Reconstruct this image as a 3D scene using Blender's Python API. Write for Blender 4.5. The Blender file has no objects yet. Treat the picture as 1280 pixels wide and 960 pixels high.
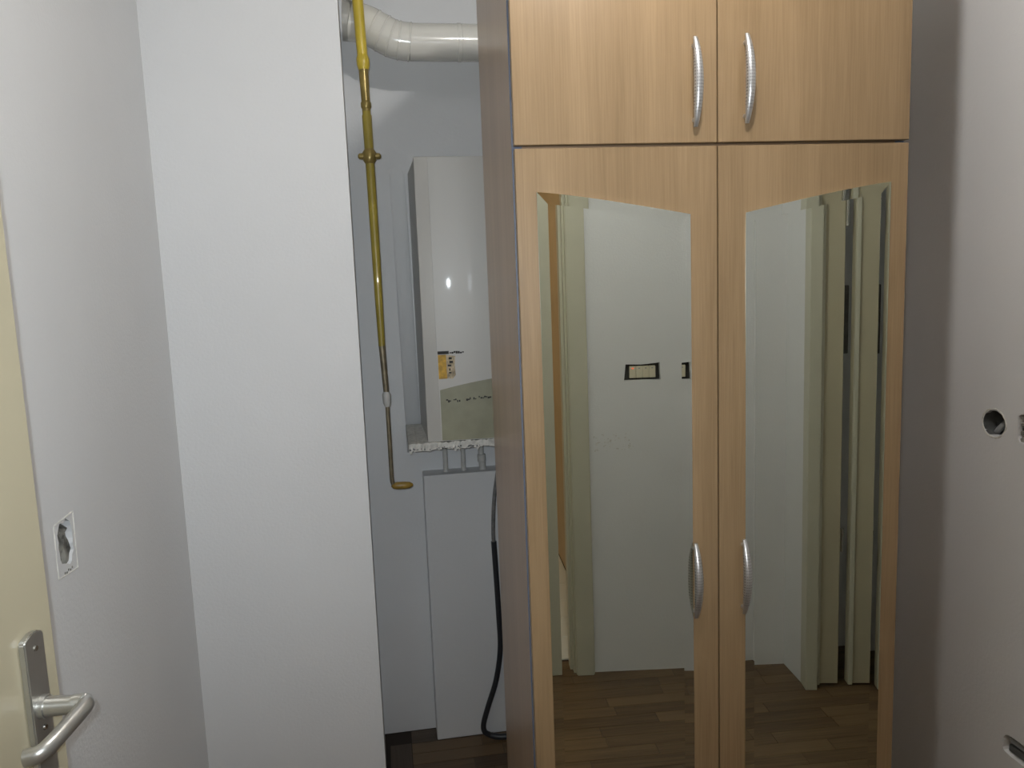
import bpy, bmesh, math, random
from mathutils import Vector, Matrix
random.seed(7)
S = bpy.context.scene
COL = S.collection
H = 1.58                                   # camera height above the floor

# ---------------------------------------------------------------- camera
cam_d = bpy.data.cameras.new('camera')
cam = bpy.data.objects.new('camera', cam_d)
COL.objects.link(cam)
cam_d.sensor_width = 36.0
cam_d.lens = 962.0 / 1280.0 * 36.0
cam_d.clip_start = 0.02
f_ = 962.0
dwn = Vector((280, 7400, f_)).normalized()
dep = Vector((-160, -119, f_)); dep = (dep - dwn * dep.dot(dwn)).normalized()
lat = dwn.cross(dep)
if lat.x < 0: lat = -lat
up = -dwn
cam.matrix_world = Matrix(((lat.x, -lat.y, -lat.z, 0), (dep.x, -dep.y, -dep.z, 0), (up.x, -up.y, -up.z, H), (0, 0, 0, 1)))
S.camera = cam

# ---------------------------------------------------------------- world, lights, exposure
w = bpy.data.worlds.new('world'); S.world = w; w.use_nodes = True
w.node_tree.nodes['Background'].inputs[0].default_value = (0.75, 0.78, 0.8, 1)
w.node_tree.nodes['Background'].inputs[1].default_value = 0.0
LAMP = Vector((0.426, 0.897, H + 0.894))
BULB_STRENGTH = 630.0
FLASH_W = 49.0
BATH_W = 12.0
S.view_settings.view_transform = 'Standard'
S.view_settings.look = 'None'
S.view_settings.gamma = 1.0
S.view_settings.use_curve_mapping = False
S.view_settings.exposure = 0.0
S.cycles.use_denoising = True
S.cycles.max_bounces = 12
S.cycles.diffuse_bounces = 6
S.cycles.glossy_bounces = 6
S.cycles.sample_clamp_indirect = 6.0
S.cycles.blur_glossy = 0.0


def point_light(name, loc, power, color, r):
    l = bpy.data.lights.new(name, 'POINT'); l.energy = power; l.color = color; l.shadow_soft_size = r
    o = bpy.data.objects.new(name, l); o.location = loc; COL.objects.link(o); return o


fl_d = bpy.data.lights.new('phone_flash', 'SPOT'); fl_d.energy = FLASH_W; fl_d.color = (0.86, 0.94, 1.0)
fl_d.shadow_soft_size = 0.006; fl_d.spot_size = math.radians(94); fl_d.spot_blend = 1.0
flash = bpy.data.objects.new('phone_flash', fl_d); COL.objects.link(flash)
flash.location = (-0.015, 0.0, H + 0.02)
flash.rotation_euler = Vector((-0.04, 1.0, -0.06)).to_track_quat('-Z', 'Y').to_euler()
point_light('bathroom_light', (-0.55, -1.3, 2.2), BATH_W, (1.0, 0.86, 0.68), 0.08)

# ---------------------------------------------------------------- materials
def new_mat(name):
    m = bpy.data.materials.new(name); m.use_nodes = True
    return m, m.node_tree.nodes, m.node_tree.links, m.node_tree.nodes['Principled BSDF']


def simple(name, col, rough=0.5, metal=0.0, var=0.0, vscale=8.0, bump=0.0, bscale=60.0, spec=0.5, emis=None, coat=0.0):
    m, N, L, b = new_mat(name)
    b.inputs['Base Color'].default_value = (*col, 1); b.inputs['Roughness'].default_value = rough
    b.inputs['Metallic'].default_value = metal; b.inputs['Specular IOR Level'].default_value = spec
    b.inputs['Coat Weight'].default_value = coat
    tc = N.new('ShaderNodeTexCoord')
    if var > 0:
        n = N.new('ShaderNodeTexNoise'); n.inputs['Scale'].default_value = vscale; n.inputs['Detail'].default_value = 5
        L.new(tc.outputs['Object'], n.inputs['Vector'])
        r = N.new('ShaderNodeMapRange'); r.inputs[1].default_value = 0.3; r.inputs[2].default_value = 0.7
        r.inputs[3].default_value = 1 - var; r.inputs[4].default_value = 1 + var * 0.5
        L.new(n.outputs['Fac'], r.inputs[0])
        mx = N.new('ShaderNodeMix'); mx.data_type = 'RGBA'; mx.blend_type = 'MULTIPLY'; mx.inputs[0].default_value = 1
        mx.inputs[6].default_value = (*col, 1); L.new(r.outputs[0], mx.inputs[7]); L.new(mx.outputs[2], b.inputs['Base Color'])
    if bump > 0:
        n2 = N.new('ShaderNodeTexNoise'); n2.inputs['Scale'].default_value = bscale; n2.inputs['Detail'].default_value = 4
        L.new(tc.outputs['Object'], n2.inputs['Vector'])
        bp = N.new('ShaderNodeBump'); bp.inputs['Strength'].default_value = bump; bp.inputs['Distance'].default_value = 0.003
        L.new(n2.outputs['Fac'], bp.inputs['Height']); L.new(bp.outputs[0], b.inputs['Normal'])
    if emis:
        b.inputs['Emission Color'].default_value = (*emis[0], 1); b.inputs['Emission Strength'].default_value = emis[1]
    return m


def wood(name, c1, c2, axis='z', rough=0.36, fine=1.0, rnd=0.0):
    m, N, L, b = new_mat(name)
    tc = N.new('ShaderNodeTexCoord')
    oi = N.new('ShaderNodeObjectInfo')
    add = N.new('ShaderNodeVectorMath'); add.operation = 'ADD'
    sc = N.new('ShaderNodeVectorMath'); sc.operation = 'SCALE'; sc.inputs['Scale'].default_value = 7.0
    L.new(oi.outputs['Random'], sc.inputs[0]); L.new(tc.outputs['Object'], add.inputs[0]); L.new(sc.outputs[0], add.inputs[1])

    def nz(s_across, s_along, detail, dist=0.0):
        mp = N.new('ShaderNodeMapping')
        v = [s_across] * 3; v['xyz'.index(axis)] = s_along
        mp.inputs['Scale'].default_value = v
        L.new(add.outputs[0], mp.inputs['Vector'])
        n = N.new('ShaderNodeTexNoise'); n.inputs['Scale'].default_value = 1; n.inputs['Detail'].default_value = detail
        n.inputs['Distortion'].default_value = dist
        L.new(mp.outputs[0], n.inputs['Vector']); return n
    a = nz(13 * fine, 0.9, 3, 0.6)
    c = nz(330 * fine, 9, 3)
    d = nz(70 * fine, 1.6, 4, 0.3)
    m1 = N.new('ShaderNodeMath'); m1.operation = 'MULTIPLY'; m1.inputs[1].default_value = 0.45; L.new(a.outputs['Fac'], m1.inputs[0])
    m2 = N.new('ShaderNodeMath'); m2.operation = 'MULTIPLY_ADD'; m2.inputs[1].default_value = 0.34
    L.new(c.outputs['Fac'], m2.inputs[0]); L.new(m1.outputs[0], m2.inputs[2])
    m3 = N.new('ShaderNodeMath'); m3.operation = 'MULTIPLY_ADD'; m3.inputs[1].default_value = 0.27
    L.new(d.outputs['Fac'], m3.inputs[0]); L.new(m2.outputs[0], m3.inputs[2])
    fac = m3
    if rnd > 0:
        m4 = N.new('ShaderNodeMath'); m4.operation = 'MULTIPLY_ADD'; m4.inputs[1].default_value = rnd
        s5 = N.new('ShaderNodeMath'); s5.operation = 'SUBTRACT'; s5.inputs[1].default_value = 0.5
        L.new(oi.outputs['Random'], s5.inputs[0]); L.new(s5.outputs[0], m4.inputs[0]); L.new(m3.outputs[0], m4.inputs[2]); fac = m4
    r = N.new('ShaderNodeValToRGB')
    r.color_ramp.elements[0].position = 0.36; r.color_ramp.elements[0].color = (*c1, 1)
    r.color_ramp.elements[1].position = 0.64; r.color_ramp.elements[1].color = (*c2, 1)
    L.new(fac.outputs[0], r.inputs[0]); L.new(r.outputs[0], b.inputs['Base Color'])
    b.inputs['Roughness'].default_value = rough
    bp = N.new('ShaderNodeBump'); bp.inputs['Strength'].default_value = 0.12; bp.inputs['Distance'].default_value = 0.001
    L.new(c.outputs['Fac'], bp.inputs['Height']); L.new(bp.outputs[0], b.inputs['Normal'])
    return m


M = {}
M['wall'] = simple('white_wall_paint', (0.70, 0.71, 0.72), 0.55, var=0.03, vscale=2.5, bump=0.22, bscale=130, spec=0.35)
M['ceiling'] = simple('ceiling_paint', (0.78, 0.78, 0.77), 0.8, bump=0.1)
M['beech'] = wood('beech_laminate', (0.212, 0.140, 0.072), (0.300, 0.205, 0.113), 'z', 0.34)
M['beech_side'] = wood('beech_laminate_side', (0.29, 0.200, 0.130), (0.38, 0.270, 0.180), 'z', 0.28)  # same wood as the doors, its colour lightened to lift the shaded side
M['edge'] = simple('brown_door_edge', (0.33, 0.17, 0.07), 0.4)
M['blue_edge'] = simple('grey_blue_edge_band', (0.10, 0.12, 0.17), 0.5)
M['inner'] = simple('wardrobe_interior', (0.25, 0.16, 0.09), 0.6)
M['mirror'] = simple('mirror_silver', (0.80, 0.84, 0.79), 0.0, metal=1.0)
M['cream'] = simple('cream_gloss_paint', (0.47, 0.43, 0.31), 0.35, var=0.03, vscale=3, bump=0.05, bscale=40)
M['cream_white'] = simple('pale_cream_frame_paint', (0.52, 0.51, 0.41), 0.35, var=0.03)
M['plank'] = wood('oak_parquet', (0.060, 0.036, 0.018), (0.155, 0.098, 0.048), 'x', 0.42, 0.8, rnd=0.16)
M['border'] = wood('dark_parquet_border', (0.045, 0.032, 0.021), (0.09, 0.064, 0.042), 'x', 0.5, 0.8, rnd=0.1)
M['subfloor'] = simple('floor_joint_dark', (0.03, 0.02, 0.014), 0.8)
M['yellow'] = simple('yellow_gas_paint', (0.62, 0.47, 0.05), 0.32, var=0.25, vscale=9, bump=0.15, bscale=30, coat=0.3)
M['yellow_dull'] = simple('dull_yellow_gas_paint', (0.44, 0.345, 0.06), 0.32, var=0.3, vscale=9, bump=0.15, bscale=30, coat=0.3)
M['brass'] = simple('tarnished_brass_paint', (0.36, 0.27, 0.085), 0.28, metal=0.35, var=0.35, vscale=30)
M['tarnish'] = simple('tarnished_grey_pipe', (0.30, 0.26, 0.18), 0.35, metal=0.5, var=0.3, vscale=40)
M['elbow_y'] = simple('ochre_elbow', (0.33, 0.21, 0.04), 0.35, var=0.4, vscale=50)
M['flue'] = simple('white_enamel_flue', (0.72, 0.71, 0.66), 0.16, var=0.04, vscale=6, coat=0.5)
M['flue_grey'] = simple('grey_flue_socket', (0.36, 0.36, 0.34), 0.4)
M['boiler'] = simple('white_enamel_casing', (0.54, 0.53, 0.50), 0.40, var=0.02, vscale=4, coat=0.3)
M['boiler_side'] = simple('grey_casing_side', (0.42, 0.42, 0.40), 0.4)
M['sage'] = simple('sage_grey_panel', (0.30, 0.295, 0.205), 0.45, var=0.12, vscale=20)
M['dark'] = simple('dark_recess', (0.035, 0.033, 0.03), 0.7, var=0.3, vscale=60)
M['label_y'] = simple('yellow_label', (0.62, 0.36, 0.03), 0.5, var=0.4, vscale=60)
M['label_p'] = simple('pale_torn_label', (0.55, 0.45, 0.30), 0.6, var=0.5, vscale=90)
M['plaster'] = simple('rough_white_plaster', (0.66, 0.65, 0.61), 0.9, var=0.25, vscale=60, bump=1.0, bscale=90)
M['grey_plaster'] = simple('grey_mortar', (0.25, 0.245, 0.22), 0.95, var=0.5, vscale=55, bump=1.0, bscale=80)
M['grey_mortar_dark'] = simple('dark_grey_mortar', (0.17, 0.168, 0.15), 0.95, var=0.9, vscale=45, bump=1.0, bscale=80)
M['grey_box'] = simple('dark_grey_box_plastic', (0.10, 0.105, 0.105), 0.5, var=0.3, vscale=40)
M['pvc'] = simple('grey_conduit_plastic', (0.30, 0.32, 0.33), 0.4)
M['pipe_paint'] = simple('painted_pipe', (0.55, 0.55, 0.53), 0.5, var=0.1, vscale=40)
M['hose_g'] = simple('grey_braided_hose', (0.24, 0.24, 0.24), 0.35, metal=0.3, var=0.3, vscale=80)
M['hose_b'] = simple('black_rubber', (0.025, 0.027, 0.032), 0.38)
M['alu'] = simple('brushed_aluminium', (0.50, 0.50, 0.48), 0.33, metal=0.85, var=0.05, vscale=30)
M['steel'] = simple('steel_screw', (0.5, 0.5, 0.48), 0.25, metal=1.0)
M['ivory'] = simple('ivory_switch_plastic', (0.62, 0.58, 0.44), 0.35)
M['tile'] = simple('white_glazed_tile', (0.70, 0.72, 0.68), 0.15)
M['grout'] = simple('grey_grout', (0.35, 0.35, 0.33), 0.9)
M['tan_wall'] = simple('tan_wall_paint', (0.55, 0.42, 0.26), 0.7, var=0.05)
M['white_porcelain'] = simple('white_porcelain', (0.7, 0.7, 0.68), 0.15)
M['bulb'] = simple('bulb_glow', (0.9, 0.9, 0.85), 0.4, emis=((1.0, 0.965, 0.92), BULB_STRENGTH))
M['cord'] = simple('black_cord', (0.03, 0.03, 0.03), 0.5)
M['red'] = simple('red_neon_dot', (0.8, 0.08, 0.03), 0.4, emis=((1.0, 0.15, 0.05), 1.5))


def handle_mat():
    m, N, L, b = new_mat('satin_nickel_dotted')
    b.inputs['Base Color'].default_value = (0.60, 0.60, 0.61, 1); b.inputs['Metallic'].default_value = 0.9
    b.inputs['Roughness'].default_value = 0.34
    tc = N.new('ShaderNodeTexCoord'); sp = N.new('ShaderNodeSeparateXYZ'); L.new(tc.outputs['Object'], sp.inputs[0])

    def cell(o, pitch):
        a = N.new('ShaderNodeMath'); a.operation = 'DIVIDE'; a.inputs[1].default_value = pitch; L.new(o, a.inputs[0])
        r = N.new('ShaderNodeMath'); r.operation = 'FRACT'; L.new(a.outputs[0], r.inputs[0])
        s = N.new('ShaderNodeMath'); s.operation = 'SUBTRACT'; s.inputs[1].default_value = 0.5; L.new(r.outputs[0], s.inputs[0])
        q = N.new('ShaderNodeMath'); q.operation = 'POWER'; q.inputs[1].default_value = 2; L.new(s.outputs[0], q.inputs[0]); return q
    cx = cell(sp.outputs['X'], 0.0030); cz = cell(sp.outputs['Z'], 0.0056)
    cz2 = N.new('ShaderNodeMath'); cz2.operation = 'MULTIPLY'; cz2.inputs[1].default_value = 3.0; L.new(cz.outputs[0], cz2.inputs[0])
    d = N.new('ShaderNodeMath'); d.operation = 'ADD'; L.new(cx.outputs[0], d.inputs[0]); L.new(cz2.outputs[0], d.inputs[1])
    lt = N.new('ShaderNodeMapRange'); lt.inputs[1].default_value = 0.05; lt.inputs[2].default_value = 0.10; L.new(d.outputs[0], lt.inputs[0])
    # dimples only on the middle of the bow
    ab = N.new('ShaderNodeMath'); ab.operation = 'ABSOLUTE'; L.new(sp.outputs['Z'], ab.inputs[0])
    en = N.new('ShaderNodeMath'); en.operation = 'GREATER_THAN'; en.inputs[1].default_value = 0.056; L.new(ab.outputs[0], en.inputs[0])
    mxx = N.new('ShaderNodeMath'); mxx.operation = 'MAXIMUM'; L.new(lt.outputs[0], mxx.inputs[0]); L.new(en.outputs[0], mxx.inputs[1])
    mx = N.new('ShaderNodeMix'); mx.data_type = 'RGBA'; mx.inputs[6].default_value = (0.25, 0.25, 0.26, 1); mx.inputs[7].default_value = (0.60, 0.60, 0.61, 1)
    L.new(mxx.outputs[0], mx.inputs[0]); L.new(mx.outputs[2], b.inputs['Base Color'])
    bp = N.new('ShaderNodeBump'); bp.inputs['Strength'].default_value = 0.6; bp.inputs['Distance'].default_value = 0.0006
    L.new(mxx.outputs[0], bp.inputs['Height']); L.new(bp.outputs[0], b.inputs['Normal'])
    return m


M['handle'] = handle_mat()

# ---------------------------------------------------------------- mesh helpers
def add_box(bm, lo, hi, bev=0.0, seg=2):
    r = bmesh.ops.create_cube(bm, size=1.0)
    vs = r['verts']
    for v in vs:
        v.co = Vector([lo[i] + (v.co[i] + 0.5) * (hi[i] - lo[i]) for i in range(3)])
    if bev > 0:
        es = list({e for v in vs for e in v.link_edges})
        bmesh.ops.bevel(bm, geom=es, offset=bev, segments=seg, affect='EDGES', profile=0.5)
    return bm


def add_prism(bm, pts, a0, a1, axis='y', bev=0.0):
    """pts: outline in the two other axes; extruded from a0 to a1 along axis"""
    def mk(p, a):
        if axis == 'y': return (p[0], a, p[1])
        if axis == 'x': return (a, p[0], p[1])
        return (p[0], p[1], a)
    A = [bm.verts.new(mk(p, a0)) for p in pts]; B = [bm.verts.new(mk(p, a1)) for p in pts]
    n = len(pts); fs = [bm.faces.new(A), bm.faces.new(list(reversed(B)))]
    for i in range(n):
        fs.append(bm.faces.new((A[i], B[i], B[(i + 1) % n], A[(i + 1) % n])))
    bmesh.ops.recalc_face_normals(bm, faces=fs)
    if bev > 0:
        bmesh.ops.bevel(bm, geom=list({e for f in fs for e in f.edges}), offset=bev, segments=2, affect='EDGES')
    return bm


def spline(pts, k=8):
    out = []
    P = [Vector(p) for p in pts]
    P = [P[0] * 2 - P[1]] + P + [P[-1] * 2 - P[-2]]
    for i in range(1, len(P) - 2):
        for j in range(k):
            t = j / k
            a, b, c, d = P[i - 1], P[i], P[i + 1], P[i + 2]
            out.append(0.5 * ((2 * b) + (c - a) * t + (2 * a - 5 * b + 4 * c - d) * t * t + (-a + 3 * b - 3 * c + d) * t ** 3))
    out.append(P[-2]); return out


def add_tube(bm, pts, radii, seg=16, cap=True):
    P = [Vector(p) for p in pts]; n = len(P)
    R = radii if isinstance(radii, (list, tuple)) else [radii] * n
    rings = []; prev = None
    for i in range(n):
        t = (P[min(i + 1, n - 1)] - P[max(i - 1, 0)]).normalized()
        if prev is None:
            ref = Vector((0, 0, 1)) if abs(t.z) < 0.9 else Vector((1, 0, 0))
            u = t.cross(ref).normalized()
        else:
            u = (prev - t * prev.dot(t)).normalized()
        prev = u; v = t.cross(u)
        rings.append([bm.verts.new(P[i] + (u * math.cos(2 * math.pi * k / seg) + v * math.sin(2 * math.pi * k / seg)) * R[i]) for k in range(seg)])
    fs = []
    for i in range(n - 1):
        for k in range(seg):
            fs.append(bm.faces.new((rings[i][k], rings[i][(k + 1) % seg], rings[i + 1][(k + 1) % seg], rings[i + 1][k])))
    if cap:
        fs.append(bm.faces.new(list(reversed(rings[0])))); fs.append(bm.faces.new(rings[-1]))
    bmesh.ops.recalc_face_normals(bm, faces=fs)
    return bm


def obj(name, bm, mat, parent=None, smooth=False, loc=None, rotz=None, kind=None, label=None):
    me = bpy.data.meshes.new(name); bm.to_mesh(me); bm.free()
    me.materials.append(mat)
    if smooth:
        me.shade_smooth()
        try: me.set_sharp_from_angle(angle=math.radians(38))
        except Exception: pass
    o = bpy.data.objects.new(name, me); COL.objects.link(o)
    if parent: o.parent = parent
    if loc is not None: o.location = loc
    if rotz is not None: o.rotation_euler = (0, 0, rotz)
    if kind: o['kind'] = kind
    if label: o['label'] = label
    return o


def struct(name, bm, mat, label=None, loc=None, rotz=None):
    o = obj(name, bm, mat, None, loc=loc, rotz=rotz, kind='structure', label=label or name)
    o['category'] = 'structure'
    return o


def thing(name, label, cat, loc=(0, 0, 0), rotz=0.0, group=None, kind=None):
    o = bpy.data.objects.new(name, None); o.empty_display_size = 0.05; COL.objects.link(o)
    o.location = loc; o.rotation_euler = (0, 0, rotz); o['label'] = label; o['category'] = cat
    if group: o['group'] = group
    if kind: o['kind'] = kind
    return o


def box(lo, hi, bev=0.0, seg=2):
    return add_box(bmesh.new(), lo, hi, bev, seg)


def cut(target, cutters):
    """subtract cutter meshes; the cutters are deleted afterwards"""
    tmp = []
    for bm in cutters:
        me = bpy.data.meshes.new('cutter'); bmesh.ops.recalc_face_normals(bm, faces=bm.faces[:]); bm.to_mesh(me); bm.free()
        o = bpy.data.objects.new('cutter', me); COL.objects.link(o); o.matrix_world = target.matrix_basis.copy() if False else Matrix()
        md = target.modifiers.new('b', 'BOOLEAN'); md.operation = 'DIFFERENCE'; md.solver = 'EXACT'; md.object = o; tmp.append(o)
    bpy.context.view_layer.update()
    dg = bpy.context.evaluated_depsgraph_get()
    me2 = bpy.data.meshes.new_from_object(target.evaluated_get(dg))
    target.modifiers.clear(); target.data = me2
    for o in tmp: bpy.data.objects.remove(o, do_unlink=True)


def blob(cx, cz, rx, rz, n=22, jit=0.12, sq=2.0, seed=1):
    r = random.Random(seed); out = []
    for i in range(n):
        a = 2 * math.pi * i / n; c, s = math.cos(a), math.sin(a)
        k = (abs(c) ** sq + abs(s) ** sq) ** (-1 / sq) * (1 + r.uniform(-jit, jit))
        out.append((cx + rx * c * k, cz + rz * s * k))
    return out


CEIL = 2.60
# ---------------------------------------------------------------- setting: floor and ceiling
floor = struct('floor', box((-0.66, -0.27, -0.06), (2.0, 2.72, -0.004)), M['subfloor'], 'dark brown parquet floor')
struct('ceiling', box((-0.66, -0.40, CEIL), (2.0, 2.72, CEIL + 0.08)), M['ceiling'], 'plain white ceiling')

# parquet planks, running across the room, in a border of darker strips
PW, PL = 0.062, 0.41
pm = {}
def plank_mesh(L, W, mat):
    key = (round(L, 3), round(W, 3), mat.name)
    if key not in pm:
        bm = box((0, 0, -0.004), (L, W, 0.0)); me = bpy.data.meshes.new('plank'); bm.to_mesh(me); bm.free(); me.materials.append(mat); pm[key] = me
    return pm[key]
def lay(x, y, L, W, mat, rot=0.0, nm='plank'):
    o = bpy.data.objects.new(nm, plank_mesh(L, W, mat)); COL.objects.link(o); o.parent = floor
    o.location = (x, y, 0); o.rotation_euler = (0, 0, rot)
g = 0.0018
rnd = random.Random(3)
y = -0.25; row = 0
while y + PW < 2.545:
    xl = -0.555 if y < 2.05 else 0.005
    xr = 1.895 if y < 0.94 else 1.295
    x = xl - rnd.uniform(0.0, PL * 0.8)
    while x < xr:
        x0 = max(x, xl); x1 = min(x + PL, xr)
        if x1 - x0 > 0.03: lay(x0, y, x1 - x0 - g, PW - g, M['plank'])
        x += PL
    y += PW; row += 1
x = 0.005
while x < 1.28:
    lay(x, y, min(0.42, 1.295 - x) - g, 2.615 - y, M['border']); x += 0.42
for k in range(1):
    lay(0.003, 2.122, 0.42, 0.072, M['border'], math.pi / 2)

# ---------------------------------------------------------------- setting: walls
X_L, X_P, Y_P, Y_B, X_R = -0.56, -0.075, 2.117, 2.62, 1.30
X_C = 1.90                                  # far side of the corridor opening to the right
wl = struct('wall_left', box((X_L - 0.10, -0.35, 0), (X_L, Y_P, CEIL)), M['wall'], 'white wall on the left with door and open socket hole')
cut(wl, [box((X_L - 0.2, 0.168, -0.1), (X_L + 0.1, 0.992, 2.035)),
         add_prism(bmesh.new(), blob(1.376, H - 0.409, 0.029, 0.038, 24, 0.10, 2.6, 5), X_L - 0.045, X_L + 0.02, 'x')])
struct('wall_partition', add_prism(bmesh.new(), [(X_L - 0.10, Y_P), (X_P, Y_P), (X_P - 0.014, Y_B), (X_L - 0.10, Y_B)], 0, CEIL, 'z'), M['wall'], 'white chimney-like wall block left of the pipe niche')
wb = struct('wall_back', box((X_L - 0.10, Y_B, 0), (X_C + 0.1, Y_B + 0.1, CEIL)), M['wall'], 'white back wall of the niche')
struct('wall_corridor', box((X_C, -0.35, 0), (X_C + 0.1, 1.0, CEIL)), M['wall'], 'white far wall of the corridor opening to the right')
wr = struct('wall_right', box((X_R, 1.0, 0), (X_C + 0.10, Y_B, CEIL)), M['wall'], 'white wall on the right with cut-out holes')
cut(wr, [add_prism(bmesh.new(), blob(1.468, H - 0.342, 0.0318, 0.0289, 32, 0.02, 2.0, 9), X_R - 0.02, X_R + 0.06, 'x'),
         add_prism(bmesh.new(), blob(1.3685, H - 0.340, 0.0347, 0.031, 36, 0.015, 7.0, 3), X_R - 0.02, X_R + 0.055, 'x'),
         add_prism(bmesh.new(), blob(1.349, H - 1.049, 0.0527, 0.023, 36, 0.03, 6.0, 4), X_R - 0.02, X_R + 0.055, 'x')])

# ridge added for a soft light strip, and the boxed pipe chase standing below the boiler
bm = bmesh.new()
rings = []
for zz, hgt, dx in ((H - 0.56, 1.0, 0.006), (H + 0.10, 1.0, 0.0), (H + 0.30, 0.7, -0.002), (H + 0.40, 0.0, -0.004)):
    rings.append([bm.verts.new((0.066 + dx + 0.026 * math.cos(math.pi * k / 10), Y_B + 0.0005 - 0.008 * hgt * math.sin(math.pi * k / 10), zz)) for k in range(11)])
for a in range(3):
    for k in range(10): bm.faces.new((rings[a][k], rings[a][k + 1], rings[a + 1][k + 1], rings[a + 1][k]))
bm.faces.new(rings[0])
bmesh.ops.recalc_face_normals(bm, faces=bm.faces[:])
for f in bm.faces: f.smooth = True
struct('trim_1', bm, M['wall'], 'rounded ridge added for a soft light strip down the niche wall')
bm = box((0.094, 2.54, 0), (0.80, Y_B + 0.01, H - 0.628), 0.004)
struct('trim_2', bm, M['wall'], 'white boxed-in pipe duct on the niche wall below the boiler')

# rear wall behind the camera: doorway, switch wall, recess with folding door
def ry(x): return -0.142 + 0.075 * (x - 0.658)
def rear(x0, x1, z0, z1):
    bm = bmesh.new()
    add_prism(bm, [(x0, ry(x0)), (x1, ry(x1)), (x1, ry(x1) - 0.10), (x0, ry(x0) - 0.10)], z0, z1, 'z'); return bm
bm = rear(0.60, 1.44, 0, CEIL)
wsw = struct('wall_switch', bm, M['wall'], 'white wall with the light switch, seen in the left mirror')
cut(wsw, [add_prism(bmesh.new(), [(0.793, H - 0.388), (0.80, H - 0.325), (0.86, H - 0.328), (0.932, H - 0.322), (0.936, H - 0.39), (0.87, H - 0.387)], -0.165, -0.05, 'y')])
bm = bmesh.new()
add_prism(bm, [(X_L - 0.1, ry(-0.66)), (-0.37, ry(-0.37)), (-0.37, ry(-0.37) - 0.1), (X_L - 0.1, ry(-0.66) - 0.1)], 0, CEIL, 'z')
add_prism(bm, [(-0.37, ry(-0.37)), (0.60, ry(0.60)), (0.60, ry(0.60) - 0.1), (-0.37, ry(-0.37) - 0.1)], 2.05, CEIL, 'z')
wrear = struct('wall_rear', bm, M['wall'], 'white wall facing the wardrobe, seen in its mirrors')
bm = box((1.424, -0.19, 0), (1.50, 0.085, CEIL))
add_box(bm, (1.424, 0.02, 2.06), (X_C, 0.085, CEIL))
struct('wall_return', bm, M['wall'], 'short white wall return beside the folding cream door')
struct('wall_closet', box((1.40, -0.36, 0), (X_C, -0.19, CEIL)), M['wall'], 'back of the closet behind the folding cream door')
struct('wall_store', box((-1.45, -0.35, 0), (-1.35, 1.3, CEIL)), M['tan_wall'], 'wall of the room behind the left door')

# rear doorway frame
fr = struct('trim_3', rear(0.568, 0.602, 0, 2.05), M['cream_white'], 'cream door frame of the bathroom doorway')
def casing(x0, x1, z0, z1, t=0.028):
    bm = bmesh.new()
    add_prism(bm, [(x0, ry(x0) + t), (x1, ry(x1) + t), (x1, ry(x1) - 0.002), (x0, ry(x0) - 0.002)], z0, z1, 'z', 0.004); return bm
obj('casing', casing(0.575, 0.648, 0, 2.11), M['cream_white'], fr)
obj('casing', casing(-0.42, -0.345, 0, 2.11), M['cream_white'], fr)
obj('head_casing', casing(-0.345, 0.572, 2.04, 2.11), M['cream_white'], fr)
obj('jamb', rear(-0.372, -0.33, 0, 2.05), M['cream_white'], fr)
obj('stop', add_prism(bmesh.new(), [(0.558, ry(0.558) - 0.03), (0.568, ry(0.568) - 0.03), (0.568, ry(0.568) - 0.075), (0.558, ry(0.558) - 0.075)], 0, 2.04, 'z'), M['cream_white'], fr)

# bathroom beyond the doorway
bath = struct('floor_bathroom', box((-0.9, -2.55, -0.06), (0.72, -0.268, -0.006)), M['grout'], 'grey grouted floor of the bathroom')
bmt = box((0, 0, -0.006), (0.196, 0.196, 0.002), 0.002, 1); tme = bpy.data.meshes.new('tile'); bmt.to_mesh(tme); bmt.free(); tme.materials.append(M['tile'])
for i in range(8):
    for j in range(11):
        o = bpy.data.objects.new('tile', tme); COL.objects.link(o); o.parent = bath; o.location = (-0.88 + i * 0.2, -0.47 - j * 0.2 + 0.002, 0)
struct('wall_bathroom', box((-0.9, -2.65, 0), (0.82, -2.52, CEIL)), M['tan_wall'], 'tan far wall of the bathroom')
bw = struct('wall_bathroom_side', box((0.72, -2.55, 0), (0.82, -0.24, CEIL)), M['tan_wall'], 'tan side wall of the bathroom')
struct('wall_bathroom_left', box((-1.0, -2.55, 0), (-0.9, -0.3, CEIL)), M['tan_wall'], 'tan left wall of the bathroom')
struct('ceiling_bathroom', box((-1.0, -2.65, CEIL), (0.82, -0.4, CEIL + 0.08)), M['ceiling'], 'white ceiling of the bathroom')

# ---------------------------------------------------------------- folding cream doors (rear right)
d3 = thing('door_3', 'cream folding door leaves with a dark gap, right half of the mirror view', 'door', (1.44, 0.10, 0), math.radians(9), kind='structure')
obj('door_casing', box((-0.022, -0.035, 0), (0.022, 0.03, 2.06), 0.003), M['cream_white'], d3)
def leaf(x0, x1, y0):
    bm = box((x0, y0 - 0.03, 0.012), (x1, y0, 2.03), 0.003)
    return bm
l1 = obj('door_leaf', leaf(0.022, 0.108, 0.0), M['cream'], d3)
obj('moulding', box((0.022, 0.0, 0.012), (0.036, 0.014, 2.03), 0.003), M['cream_white'], l1)
l2 = obj('door_leaf', leaf(0.142, 0.33, 0.0), M['cream'], d3)
obj('moulding', box((0.142, 0.0, 0.012), (0.159, 0.012, 2.03), 0.003), M['cream_white'], l2)
obj('bolt', box((0.112, -0.060, H - 0.30), (0.138, -0.040, H - 0.05), 0.003), M['grey_box'], d3)
for k in range(2):
    obj('hinge', add_tube(bmesh.new(), [(0.112, 0.004, H + 0.16 - 1.2 * k), (0.112, 0.004, H + 0.25 - 1.2 * k)], 0.006, 12), M['steel'], d3, True)

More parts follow.
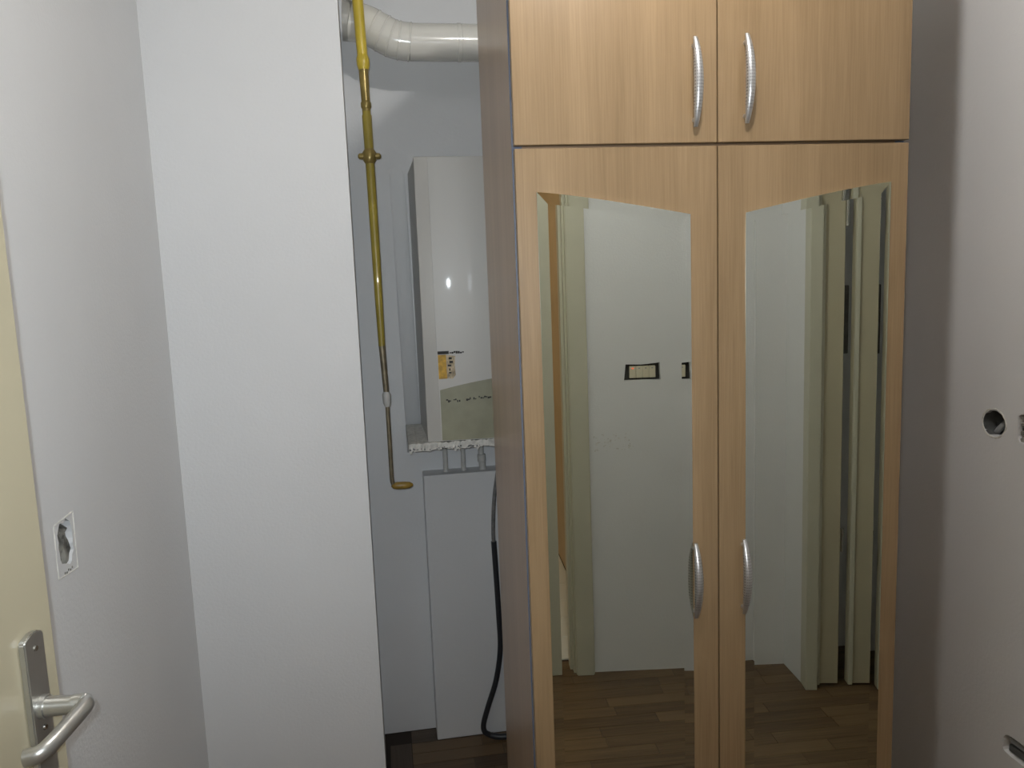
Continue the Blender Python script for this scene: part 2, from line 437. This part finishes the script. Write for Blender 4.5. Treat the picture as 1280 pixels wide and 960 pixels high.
# ---------------------------------------------------------------- left door (ajar) with its frame and handle
d1 = thing('door_1', 'cream door standing slightly ajar at the left edge', 'door', (-0.54, 0.179, 0), math.radians(81.4), kind='structure')
obj('door_leaf', box((0, 0, 0.008), (0.80, 0.04, 2.02), 0.0025), M['cream'], d1)
hd = obj('door_handle', add_prism(bmesh.new(), [(0.733, H - 0.62), (0.769, H - 0.62), (0.769, H - 0.3835), (0.7675, H - 0.3805), (0.763, H - 0.3785), (0.757, H - 0.3765), (0.751, H - 0.376), (0.745, H - 0.3765), (0.739, H - 0.3785), (0.7345, H - 0.3805), (0.733, H - 0.3835)], -0.008, 0.0, 'y', 0.0015), M['alu'], d1, label='grey aluminium handle plate with lever')
bm = bmesh.new()
add_tube(bm, [(0.7515, -0.006, H - 0.467), (0.7515, -0.014, H - 0.467)], [0.0145, 0.0135], 24)
add_tube(bm, [(0.7515, -0.014, H - 0.467), (0.7515, -0.05, H - 0.466)], [0.0115, 0.0105], 24)
obj('lever_neck', bm, M['alu'], hd, True)
bm = bmesh.new()
pts = spline([(0.7515, -0.044, H - 0.466), (0.7515, -0.0565, H - 0.4655), (0.745, -0.0605, H - 0.466), (0.72, -0.058, H - 0.470), (0.690, -0.053, H - 0.4755), (0.677, -0.046, H - 0.479), (0.674, -0.033, H - 0.481)], 7)
add_tube(bm, pts, [0.0098] * 10 + [0.0086] * (len(pts) - 10), 18)
for v in bm.verts: v.co.z = H - 0.472 + (v.co.z - (H - 0.472)) * 1.15
obj('lever', bm, M['alu'], hd, True)
for zz in (-0.395, -0.492, -0.60):
    bm = bmesh.new(); add_tube(bm, [(0.751, -0.0078, H + zz), (0.751, -0.0098, H + zz)], [0.0038, 0.003], 14)
    obj('screw', bm, M['steel'], hd, True)
f1 = struct('trim_4', box((X_L - 0.10, 0.155, 0), (X_L - 0.0, 0.172, 2.045)), M['cream'], 'cream frame of the left door')
obj('jamb', box((X_L - 0.10, 0.984, 0), (X_L, 1.0, 2.045)), M['cream'], f1)
obj('head', box((X_L - 0.10, 0.155, 2.03), (X_L, 1.0, 2.05)), M['cream'], f1)
obj('casing', box((X_L, 0.99, 0), (X_L + 0.012, 1.045, 2.10), 0.003), M['cream'], f1)
obj('casing', box((X_L, 0.105, 0), (X_L + 0.012, 0.16, 2.10), 0.003), M['cream'], f1)

# ---------------------------------------------------------------- wardrobe
WW, WH, WD = 0.756, H + 0.749, 0.56
wd = thing('wardrobe', 'beech wardrobe with two mirrored doors and two small doors above', 'wardrobe', (0.241, 1.385, 0), math.radians(-2.0))
obj('side_panel', box((-0.001, 0.0215, 0), (0.017, WD, WH), 0.0008), M['beech_side'], wd, label='beech side panel facing the niche, colour lightened against its shade')
obj('side_panel', box((WW - 0.017, 0.0215, 0), (WW + 0.001, WD, WH), 0.0008), M['beech_side'], wd)
obj('edge_band', box((-0.0012, 0.0195, 0), (0.017, 0.0217, WH)), M['blue_edge'], wd, label='blue grey edge strip')
obj('edge_band', box((WW - 0.017, 0.0195, 0), (WW + 0.0012, 0.0217, WH)), M['blue_edge'], wd)
obj('top_panel', box((0.017, 0.02, WH - 0.018), (WW - 0.017, WD, WH)), M['beech_side'], wd)
obj('middle_panel', box((0.017, 0.02, H + 0.222), (WW - 0.017, WD - 0.01, H + 0.258)), M['inner'], wd)
obj('bottom_panel', box((0.017, 0.02, 0.07), (WW - 0.017, WD - 0.01, 0.088)), M['inner'], wd)
obj('back_panel', box((0.017, WD - 0.01, 0.07), (WW - 0.017, WD - 0.004, WH - 0.018)), M['inner'], wd)
obj('divider', box((WW / 2 - 0.009, 0.02, 0.088), (WW / 2 + 0.009, WD - 0.01, H + 0.222)), M['inner'], wd)
obj('plinth', box((0.017, 0.05, 0), (WW - 0.017, 0.066, 0.07)), M['beech'], wd)


def wdoor(u0, u1, z0, z1, name='door'):
    o = obj(name, box((u0, 0.0, z0), (u1, 0.018, z1), 0.0009, 1), M['beech'], wd)
    return o


UG = 0.3768
ul = wdoor(0.001, UG - 0.0012, H + 0.2430, WH - 0.002, 'upper_door')
ur = wdoor(UG + 0.0012, WW - 0.001, H + 0.2430, WH - 0.002, 'upper_door')
ll = wdoor(0.001, UG - 0.0012, 0.075, H + 0.2370, 'mirror_door')
lr = wdoor(UG + 0.0012, WW - 0.001, 0.075, H + 0.2370, 'mirror_door')


def mirror(door, ua, ub, zo, zi, flip):
    """ua outer edge u, ub inner edge u; zo height at outer edge, zi at inner edge (arc between)"""
    n = 14
    def top(t): return zo + (zi - zo) * (t ** 1.2)
    W = ub - ua
    outer = [(ua + W * i / n, H + top(i / n)) for i in range(n + 1)]
    zb = 0.20
    outer = outer + [(ub, zb), (ua, zb)]
    cx = (ua + ub) / 2
    b = 0.0195
    sg = 1 if ub > ua else -1
    inner = []
    for i in range(n + 1):
        u = ua + W * i / n
        t0 = min(1, max(0, (u - ua) / W)); dt = 0.01
        sl = (top(min(1, t0 + dt)) - top(max(0, t0 - dt))) / (W * (min(1, t0 + dt) - max(0, t0 - dt)))
        ui = ua + sg * b + (W - 2 * sg * b) * i / n
        ti = (ui - ua) / W
        inner.append((ui, H + top(ti) - b * math.sqrt(1 + sl * sl)))
    inner += [(ub - sg * b, zb + b), (ua + sg * b, zb + b)]
    bm = bmesh.new()
    yo, yi, yw = -0.00372, -0.0030, 0.0
    O = [bm.verts.new((p[0], yo, p[1])) for p in outer]
    I = [bm.verts.new((p[0], yi, p[1])) for p in inner]
    B = [bm.verts.new((p[0], yw, p[1])) for p in outer]
    m = len(outer)
    bm.faces.new(I)
    for i in range(m):
        j = (i + 1) % m
        bm.faces.new((O[i], O[j], I[j], I[i])); bm.faces.new((B[i], B[j], O[j], O[i]))
    bmesh.ops.recalc_face_normals(bm, faces=bm.faces[:])
    # point the big face at the room
    for f in bm.faces:
        if len(f.verts) > 6 and f.normal.y > 0:
            bmesh.ops.reverse_faces(bm, faces=bm.faces[:]); break
    return obj('mirror', bm, M['mirror'], door, label='bevelled mirror with a curved top edge')


mirror(ll, 0.038, 0.323, 0.161, 0.115, False)
mirror(lr, 0.718, 0.430, 0.165, 0.115, True)


def handle(door, u, zc, L=0.156):
    bm = bmesh.new(); n = 28; prev = None
    for i in range(n + 1):
        t = i / n * 2 - 1
        z = t * L / 2
        bow = (1 - t * t)
        yy = -0.008 - 0.016 * bow ** 0.9
        wdt = 0.0040 + 0.0048 * (1 - abs(t) ** 2.2)
        th = 0.0030 + 0.0060 * bow
        ring = []
        for k in range(12):
            a = 2 * math.pi * k / 12
            ring.append(bm.verts.new((wdt * math.cos(a), yy + th * math.sin(a), z)))
        if prev:
            for k in range(12): bm.faces.new((prev[k], prev[(k + 1) % 12], ring[(k + 1) % 12], ring[k]))
        else: bm.faces.new(ring)
        prev = ring
    bm.faces.new(list(reversed(prev)))
    for s in (-1, 1):
        add_tube(bm, [(0, 0.0, s * 0.064), (0, -0.014, s * 0.064)], 0.0042, 12)
    bmesh.ops.recalc_face_normals(bm, faces=bm.faces[:])
    o = obj('handle', bm, M['handle'], door, True, loc=(u, 0, H + zc), label='curved satin metal handle with rows of dots')
    o.rotation_euler = (0, 0, 0)


handle(ul, 0.3325, 0.3470); handle(ur, 0.4295, 0.3525)
handle(ll, 0.3270, -0.588, 0.152); handle(lr, 0.4260, -0.588, 0.152)

# ---------------------------------------------------------------- flue pipe
fl = thing('flue_pipe', 'white enamelled flue pipe bending along the top of the niche', 'pipe', (0, 0, 0))
FY = 2.505; FK = 2.40 / 2.505
p0 = [(-0.075, FY, H + 0.808), (-0.03, FY, H + 0.806)]
c = spline([(-0.075, FY, H + 0.810), (-0.015, FY, H + 0.803), (0.033, FY, H + 0.780), (0.075, FY, H + 0.759), (0.125, FY, H + 0.7515)], 8)
obj('pipe_elbow', add_tube(bmesh.new(), c, 0.0555, 40, True), M['flue'], fl, True)
obj('pipe_section', add_tube(bmesh.new(), [(0.12, FY, H + 0.7515), (X_R, FY, H + 0.7515)], 0.0545, 40), M['flue'], fl, True)
for idx in (13, 18, 23, 27, 32):
    a = c[idx - 1]; b = c[min(idx, len(c) - 1)]; mid = (a + b) / 2; dr = (b - a).normalized()
    bm = bmesh.new(); add_tube(bm, [mid - dr * 0.0035, mid - dr * 0.0015, mid + dr * 0.0015, mid + dr * 0.0035], [0.0552, 0.0572, 0.0572, 0.0552], 40, False)
    obj('seam_ring', bm, M['flue'], fl, True)
bm = bmesh.new(); add_tube(bm, [(0.268, FY, H + 0.7515), (0.270, FY, H + 0.7515), (0.280, FY, H + 0.7515), (0.282, FY, H + 0.7515)], [0.0545, 0.0562, 0.0562, 0.0545], 40, False)
obj('seam_ring', bm, M['flue'], fl, True)
bm = bmesh.new(); add_tube(bm, [(X_P - 0.002, FY - 0.006, H + 0.811), (X_P + 0.016, FY - 0.006, H + 0.810), (X_P + 0.02, FY - 0.006, H + 0.809)], [0.0575, 0.0575, 0.0555], 40)
obj('wall_socket', bm, M['flue_grey'], fl, True, label='dark grey collar where the pipe enters the wall')

for o in list(fl.children): pass
fl.location = (0, 0, H * (1 - FK)); fl.scale = (FK,) * 3
# ---------------------------------------------------------------- gas pipe
gp = thing('gas_pipe', 'yellow painted gas pipe running down the left of the niche', 'pipe', (0, 0, 0))
GY = 2.325
k_ = GY / 2.55
def G(x, z): return (x * k_ , GY, H + z * k_)
bm = bmesh.new()
add_tube(bm, [G(-0.031, 1.05), G(-0.029, 0.887), G(-0.026, 0.77), G(-0.0245, 0.715)], [0.0155, 0.0155, 0.0150, 0.0145], 20)
obj('pipe_section', bm, M['yellow'], gp, True)
bm = bmesh.new()
add_tube(bm, [G(-0.0245, 0.725), G(-0.024, 0.712), G(-0.0235, 0.695), G(-0.023, 0.680)], [0.0150, 0.0185, 0.0180, 0.0150], 20)
obj('union_joint', bm, M['yellow'], gp, True)
obj('pipe_section', add_tube(bmesh.new(), [G(-0.0242, 0.70), G(-0.023, 0.62), G(-0.022, 0.555)], [0.0142, 0.0128, 0.0122], 20), M['brass'], gp, True, label='browned stretch of the yellow pipe')
bm = bmesh.new(); add_tube(bm, [G(-0.0225, 0.586), G(-0.0225, 0.580), G(-0.022, 0.568), G(-0.022, 0.562)], [0.0125, 0.0150, 0.0150, 0.0125], 20)
obj('union_joint', bm, M['brass'], gp, True)
obj('pipe_section', add_tube(bmesh.new(), [G(-0.022, 0.568), G(-0.022, 0.546), G(-0.022, 0.542), G(-0.021, 0.42), G(-0.019, 0.10), G(-0.0185, -0.05), G(-0.0175, -0.185)], [0.0120, 0.0120, 0.0138, 0.0130, 0.0125, 0.0115, 0.0100], 20), M['yellow_dull'], gp, True)
bm = bmesh.new(); add_tube(bm, [G(-0.021, 0.440), G(-0.021, 0.430), G(-0.021, 0.405), G(-0.021, 0.395)], [0.0135, 0.0195, 0.0190, 0.0135], 24)
q = G(-0.021, 0.418)
for s in (-1, 1):
    add_tube(bm, [(q[0] + s * 0.008, q[1], q[2]), (q[0] + s * 0.029, q[1], q[2]), (q[0] + s * 0.033, q[1], q[2])], [0.0105, 0.0085, 0.004], 14)
obj('wall_clamp', bm, M['brass'], gp, True, label='winged brass coloured clamp')
# stand-off behind the clamp, fixed to the back wall
obj('wall_bracket', add_tube(bmesh.new(), [(q[0], q[1], q[2]), (q[0], Y_B + 0.01, q[2])], 0.005, 10), M['brass'], gp, True)
obj('pipe_section', add_tube(bmesh.new(), [G(-0.0175, -0.180), G(-0.015, -0.26), G(-0.0115, -0.36)], [0.0100, 0.0092, 0.0085], 18), M['tarnish'], gp, True, label='tarnished lower stretch of the pipe')
bm = bmesh.new(); add_tube(bm, [G(-0.013, -0.335), G(-0.0125, -0.345), G(-0.0115, -0.375), G(-0.011, -0.387)], [0.008, 0.0128, 0.0122, 0.008], 16)
obj('compression_joint', bm, M['pipe_paint'], gp, True)
pts = spline([G(-0.0115, -0.37), G(-0.011, -0.50), G(-0.011, -0.60), G(-0.010, -0.640), G(-0.002, -0.655), G(0.01, -0.657)], 6)
obj('pipe_section', add_tube(bmesh.new(), pts, 0.0065, 14), M['tarnish'], gp, True)
pts = [G(-0.012, -0.652), G(-0.006, -0.655), G(0.004, -0.656), G(0.03, -0.657), G(0.048, -0.657), G(0.058, -0.657)]
obj('end_cap', add_tube(bmesh.new(), pts, [0.006, 0.0095, 0.0115, 0.0115, 0.0095, 0.004], 18), M['elbow_y'], gp, True, label='ochre end stub turned to the right')

# ---------------------------------------------------------------- boiler
bo = thing('boiler', 'white wall-hung boiler with torn yellow label, half behind wardrobe', 'boiler', (0, 0, 0))
BF = 2.28
def bx(a, b): return a
bm = bmesh.new()
add_prism(bm, [(0.1065, BF + 0.03), (0.55, BF + 0.03), (0.55, Y_B - 0.001), (0.098, Y_B - 0.001)], H - 0.462, H + 0.372, 'z')
obj('casing', bm, M['boiler_side'], bo, label='grey side casing')
bm = bmesh.new()
add_box(bm, (0.1035, BF, H - 0.462), (0.56, BF + 0.034, H + 0.372), 0.004)
cover = obj('front_cover', bm, M['boiler'], bo, True)
def fy(x): return BF - 0.003 - max(0.0, 0.0116 - (x - 0.35) ** 2 / 3.8)
def curved(x0, x1, zb, zt, off, n=20, y1=None, bev=0.0):
    bm = bmesh.new(); rows = []
    for i in range(n + 1):
        x = x0 + (x1 - x0) * i / n
        zb_ = zb(x) if callable(zb) else zb; zt_ = zt(x) if callable(zt) else zt
        yb = BF + 0.001
        rows.append([bm.verts.new((x, yb, zb_)), bm.verts.new((x, fy(x) - off, zb_)), bm.verts.new((x, fy(x) - off, zt_)), bm.verts.new((x, yb, zt_))])
    for i in range(n):
        for k in range(4): bm.faces.new((rows[i][k], rows[i + 1][k], rows[i + 1][(k + 1) % 4], rows[i][(k + 1) % 4]))
    bm.faces.new(rows[0]); bm.faces.new(list(reversed(rows[-1])))
    bmesh.ops.recalc_face_normals(bm, faces=bm.faces[:])
    if bev: 
        es = [e for e in bm.edges if abs(e.verts[0].co.x - x0) < 1e-6 and abs(e.verts[1].co.x - x0) < 1e-6 and e.verts[0].co.y < BF and e.verts[1].co.y < BF]
        bmesh.ops.bevel(bm, geom=es, offset=bev, segments=3, affect='EDGES')
    return bm
bm = curved(0.1395, 0.555, H - 0.46, H + 0.368, 0.0, bev=0.004)
obj('raised_panel', bm, M['boiler'], bo, True)
bm = curved(0.147, 0.52, H - 0.458, lambda x: H - 0.270 - 0.035 * max(0, (0.40 - x) / 0.253) ** 1.6, 0.0015)
obj('lower_panel', bm, M['sage'], bo, label='sage grey lower panel')
bm = box((0.1455, fy(0.16) - 0.0012, H - 0.272), (0.170, BF, H - 0.200)); lab = obj('label', bm, M['label_y'], bo, label='orange yellow strip of the label')
r = random.Random(5)
bm = bmesh.new(); add_prism(bm, [(0.170, H - 0.270), (0.186, H - 0.273), (0.196, H - 0.262), (0.194, H - 0.232), (0.197, H - 0.205), (0.171, H - 0.201)], fy(0.19) - 0.0008, BF, 'y')
obj('torn_label', bm, M['label_p'], bo, label='torn pale part of the label')
bm = bmesh.new()
for i in range(5):
    x0 = 0.173 + r.uniform(0, 0.006); z0 = H - 0.208 - i * 0.011
    add_box(bm, (x0, fy(0.19) - 0.0014, z0 - r.uniform(0.003, 0.008)), (x0 + r.uniform(0.003, 0.011), BF, z0))
obj('label_mark', bm, M['dark'], bo)
bm = box((0.145, fy(0.178) - 0.001, H - 0.1985), (0.178, BF, H - 0.1895))
for i in range(7):
    x0 = 0.180 + i * 0.0062; add_box(bm, (x0, fy(x0 + 0.006) - 0.0008, H - 0.1965 + r.uniform(-0.002, 0.001)), (x0 + 0.0055, BF, H - 0.1915 + r.uniform(-0.002, 0.002)))
obj('slot', bm, M['dark'], bo, label='narrow dark slot above the label')
bm = bmesh.new()
for i in range(26):
    x0 = 0.158 + i * 0.0054
    if r.random() < 0.25: continue
    zc = H - 0.338 - i * 0.0004 + (i * 0.0006) + r.uniform(-0.003, 0.003)
    add_box(bm, (x0, fy(x0 + 0.006) - 0.0024, zc - r.uniform(0.001, 0.004)), (x0 + r.uniform(0.003, 0.006), BF, zc + r.uniform(0.001, 0.003)))
obj('worn_marking', bm, M['dark'], bo, label='worn dark lettering remains, unreadable')
# rough bottom rim
bm = bmesh.new(); n = 60
A = []; 
for i in range(n + 1):
    x = 0.046 + (0.38 - 0.046) * i / n
    lo = H - 0.4785 - r.uniform(0, 0.008) * (1.0 if r.random() < 0.75 else 1.7)
    if i == 0: lo = H - 0.489
    fr_ = BF - 0.012 - r.uniform(0, 0.004)
    A.append([bm.verts.new((x, fr_, lo)), bm.verts.new((x, fr_ + 0.003, H - 0.4625 + r.uniform(-0.002, 0.003))), bm.verts.new((x, Y_B - 0.016, H - 0.461)), bm.verts.new((x, Y_B - 0.016, H - 0.49))])
for i in range(n):
    for k in range(4):
        bm.faces.new((A[i][k], A[i][(k + 1) % 4], A[i + 1][(k + 1) % 4], A[i + 1][k]))
bm.faces.new(A[0]); bm.faces.new(list(reversed(A[-1])))
bmesh.ops.recalc_face_normals(bm, faces=bm.faces[:])
obj('bottom_rim', bm, M['plaster'], bo, label='rough chipped white rim under the casing')
bm = bmesh.new()
for i in range(40):
    x0 = 0.046 + r.random() * 0.28; z0 = H - 0.4775 + r.uniform(-0.0035, 0.002)
    add_box(bm, (x0, BF - 0.0185, z0), (x0 + r.uniform(0.0015, 0.006), BF - 0.010, z0 + r.uniform(0.0008, 0.0025)))
obj('crack', bm, M['grey_box'], bo, label='dark cracks along the chipped rim', kind='stuff')
obj('connection_pipe', add_tube(bmesh.new(), [(0.173, 2.58, H - 0.48), (0.173, 2.58, H - 0.64)], 0.0085, 16), M['pipe_paint'], bo, True)
obj('connection_pipe', add_tube(bmesh.new(), [(0.234, 2.58, H - 0.48), (0.234, 2.58, H - 0.64)], 0.0080, 16), M['pipe_paint'], bo, True)
obj('connection_pipe', add_tube(bmesh.new(), [(0.296, 2.58, H - 0.48), (0.296, 2.58, H - 0.575), (0.297, 2.58, H - 0.577), (0.298, 2.58, H - 0.60), (0.299, 2.58, H - 0.602), (0.300, 2.58, H - 0.64)], [0.010, 0.010, 0.0145, 0.0145, 0.012, 0.012], 16), M['pipe_paint'], bo, True, label='thicker pipe with a union nut')

# ---------------------------------------------------------------- hose
hs = thing('drain_hose', 'black rubber hose hanging from the boiler and curling on the floor', 'hose', (0, 0, 0))
q_ = 2.505 / 2.45
def Hh(x, z): return (x * q_, 2.505, H + z * q_)
pts = spline([Hh(0.345, -0.52), Hh(0.335, -0.60), Hh(0.3185, -0.70), Hh(0.311, -0.80), Hh(0.311, -0.86)], 8)
obj('metal_hose', add_tube(bmesh.new(), pts, 0.0068, 14), M['hose_g'], hs, True, label='grey upper length of hose')
pts = spline([Hh(0.311, -0.845), Hh(0.314, -0.95), Hh(0.3175, -1.10), Hh(0.318, -1.22), Hh(0.300, -1.33), Hh(0.268, -1.425), Hh(0.250, -1.485), Hh(0.253, -1.515), Hh(0.272, -1.530)], 10)
tail = spline([pts[-1], Vector((0.305, 2.495, 0.0125)), Vector((0.36, 2.49, 0.0115)), Vector((0.50, 2.49, 0.0115))], 8)
obj('rubber_hose', add_tube(bmesh.new(), pts + tail[1:], [0.0095] * len(pts) + [0.0105] * (len(tail) - 1), 16), M['hose_b'], hs, True)

# ---------------------------------------------------------------- open electrical boxes
# left wall patch
jb = thing('open_socket_hole', 'rough grey hole in a chipped plaster patch on the left wall', 'wall hole', (X_L, 1.376, H - 0.412))
bm = bmesh.new()
vals = {}
nn = 12
for i in range(nn + 1):
    for j in range(nn + 1):
        yy = -0.032 + 0.064 * i / nn; zz = -0.044 + 0.088 * j / nn
        d_ = 0.008 - 0.007 * r.random() if (0 < i < nn and 0 < j < nn) else 0.014
        if i > 6 and j < 7: d_ *= 0.5
        if j > 9 or i < 3: d_ += 0.010
        vals[i, j] = bm.verts.new((-d_ - 0.003, yy, zz))
for i in range(nn):
    for j in range(nn):
        bm.faces.new((vals[i, j], vals[i + 1, j], vals[i + 1, j + 1], vals[i, j + 1]))
bmesh.ops.recalc_face_normals(bm, faces=bm.faces[:])
obj('mortar', bm, M['grey_mortar_dark'], jb)
bm = bmesh.new()
outr = [(-0.043, -0.046), (0.036, -0.054), (0.040, 0.047), (-0.040, 0.044)]
def frame_strip(a, b, w_):
    a = Vector((0, *a)); b = Vector((0, *b)); d_ = (b - a).normalized(); n_ = Vector((0, -d_.z, d_.y)) * w_
    vs = []
    for t in range(9):
        p = a + (b - a) * t / 8; jx = 0.0008 + r.uniform(0, 0.0014)
        vs.append([bm.verts.new(p - n_ + Vector((-0.001, 0, 0))), bm.verts.new(p + Vector((jx, 0, 0))), bm.verts.new(p + n_ + Vector((-0.001, 0, 0)))])
    for t in range(8):
        for k in range(2): bm.faces.new((vs[t][k], vs[t][k + 1], vs[t + 1][k + 1], vs[t + 1][k]))
for i in range(4): frame_strip(outr[i], outr[(i + 1) % 4], 0.0022)
bmesh.ops.recalc_face_normals(bm, faces=bm.faces[:])
obj('plaster_edge', bm, M['plaster'], jb, label='raised white plaster outline')
bm = bmesh.new()
for i in range(5): 
    yy = -0.018 + i * 0.0075; zz = -0.0475 + r.uniform(-0.002, 0.002)
    add_box(bm, (-0.001, yy, zz), (0.0006, yy + 0.004, zz + 0.0035))
obj('chip', bm, M['grey_plaster'], jb)

# right wall round hole
rb = thing('round_socket_box', 'round empty socket box hole in the right wall', 'socket box', (X_R, 1.468, H - 0.342))
rb.scale = (0.722,) * 3
bm = bmesh.new(); n = 28; ra = []
for (rr, xx) in ((0.0445, 0.001), (0.0405, 0.001), (0.0395, 0.045), (0.0, 0.045)):
    ra.append([bm.verts.new((xx, 1.06 * rr * math.cos(2 * math.pi * k / n), rr * math.sin(2 * math.pi * k / n))) for k in range(n)] if rr > 0 else None)
for a in range(2):
    for k in range(n): bm.faces.new((ra[a][k], ra[a][(k + 1) % n], ra[a + 1][(k + 1) % n], ra[a + 1][k]))
bm.faces.new(ra[2]); bmesh.ops.recalc_face_normals(bm, faces=bm.faces[:])
obj('box_cup', bm, M['grey_box'], rb, True)
bm = bmesh.new(); rim = []
for k in range(40):
    a = 2 * math.pi * k / 40; j = r.uniform(0.96, 1.05)
    rim.append([bm.verts.new((0.0005, 1.06 * 0.041 * math.cos(a), 0.041 * math.sin(a))), bm.verts.new((-0.0018, 1.06 * 0.0435 * j * math.cos(a), 0.0435 * j * math.sin(a))), bm.verts.new((0.0008, 1.06 * 0.047 * j * math.cos(a), 0.047 * j * math.sin(a)))])
for k in range(40):
    for a in range(2): bm.faces.new((rim[k][a], rim[k][a + 1], rim[(k + 1) % 40][a + 1], rim[(k + 1) % 40][a]))
bmesh.ops.recalc_face_normals(bm, faces=bm.faces[:])
obj('plaster_rim', bm, M['plaster'], rb)
obj('conduit', add_tube(bmesh.new(), spline([(0.036, 0.030, -0.038), (0.030, 0.010, -0.020), (0.038, -0.006, 0.002)], 6), 0.009, 14), M['pvc'], rb, True, label='light grey conduit end')

# right wall rectangular box at the frame edge
qb = thing('square_socket_box', 'rectangular grey socket box hole at the right edge of the photo', 'socket box', (X_R, 1.3685, H - 0.340))
qb.scale = (0.722,) * 3
bm = bmesh.new()
add_box(bm, (0.044, -0.049, -0.044), (0.05, 0.049, 0.044))
obj('box_back', bm, M['grey_box'], qb)
bm = bmesh.new()
for zz in (-0.041, -0.020, 0.004, 0.028): add_box(bm, (0.006, -0.044, zz), (0.044, 0.044, zz + 0.010), 0.001)
obj('module', bm, M['grey_plaster'], qb)
obj('terminal', box((0.002, 0.010, -0.006), (0.03, 0.030, 0.012), 0.002), M['hose_b'], qb)
# low wall box
lb = thing('low_socket_box', 'long dark socket recess low on the right wall', 'socket box', (X_R, 1.349, H - 1.049))
lb.scale = (0.722,) * 3
obj('box_back', box((0.046, -0.074, -0.034), (0.052, 0.074, 0.034)), M['grey_box'], lb)
obj('module', box((0.008, -0.066, 0.006), (0.040, 0.060, 0.022), 0.002), M['pvc'], lb)
obj('module', box((0.012, -0.066, -0.026), (0.040, 0.064, -0.004), 0.002), M['grey_box'], lb)

# switch block on the rear wall (seen in the left mirror)
sx = 0.861
sw = thing('light_switch', 'ivory four-button light switch in a dark cut-out, seen in mirror', 'light switch', (sx, ry(sx), H - 0.356), math.atan(0.075))
obj('mounting_frame', box((-0.066, -0.028, -0.033), (0.073, -0.018, 0.034)), M['dark'], sw, label='dark mounting frame')
for k in range(4):
    x0 = -0.046 + k * 0.0255
    b_ = obj('button', box((x0, -0.018, -0.0235), (x0 + 0.0245, -0.001, 0.0225), 0.0015), M['ivory'], sw)
    obj('button_mark', box((x0 + 0.009, -0.0012, 0.012), (x0 + 0.0155, -0.0002, 0.016)), M['red'] if k == 0 else M['pvc'], b_)
bm = bmesh.new()
for i in range(70):
    px_ = r.uniform(-0.078, 0.078); pz = r.uniform(-0.036, 0.036)
    s_ = r.uniform(0.0015, 0.006)
    add_box(bm, (px_, -0.001, pz), (px_ + s_, r.uniform(0.0008, 0.0022), pz + s_ * r.uniform(0.4, 1.2)))
rp = obj('plaster_patch', bm, M['plaster'], None, loc=(0.744, ry(0.744), H - 0.63), rotz=math.atan(0.075))
rp['label'] = 'rough scraped plaster patch below the switch, seen in mirror'; rp['category'] = 'wall patch'; rp['kind'] = 'stuff'

# ---------------------------------------------------------------- bathroom shelf (sliver in the mirror)
sh = thing('towel_rail', 'warm-lit rail with two bars in the sliver of bathroom', 'towel rail', (0.0, -2.50, 1.05))
obj('bar', add_tube(bmesh.new(), [(0.0, 0.03, 0.16), (0.70, 0.03, 0.16)], 0.012, 12), M['label_p'], sh, True)
obj('bar', add_tube(bmesh.new(), [(0.0, 0.03, 0.04), (0.70, 0.03, 0.04)], 0.012, 12), M['label_p'], sh, True)
for xx in (0.01, 0.69): obj('bracket', box((xx - 0.01, -0.03, 0.0), (xx + 0.01, 0.035, 0.20)), M['steel'], sh)

# ---------------------------------------------------------------- bare ceiling bulb (above the frame)
lt = thing('ceiling_lamp', 'bare bulb hanging from the ceiling', 'lamp', tuple(LAMP))
bm = bmesh.new(); bmesh.ops.create_uvsphere(bm, u_segments=24, v_segments=16, radius=0.030)
obj('bulb', bm, M['bulb'], lt, True)
obj('lamp_holder', add_tube(bmesh.new(), [(0, 0, 0.027), (0, 0, 0.034), (0, 0, 0.08), (0, 0, 0.09)], [0.014, 0.019, 0.019, 0.008], 20), M['cord'], lt, True)
obj('cord', add_tube(bmesh.new(), [(0, 0, 0.085), (0, 0, CEIL - LAMP.z)], 0.003, 8), M['cord'], lt, True)
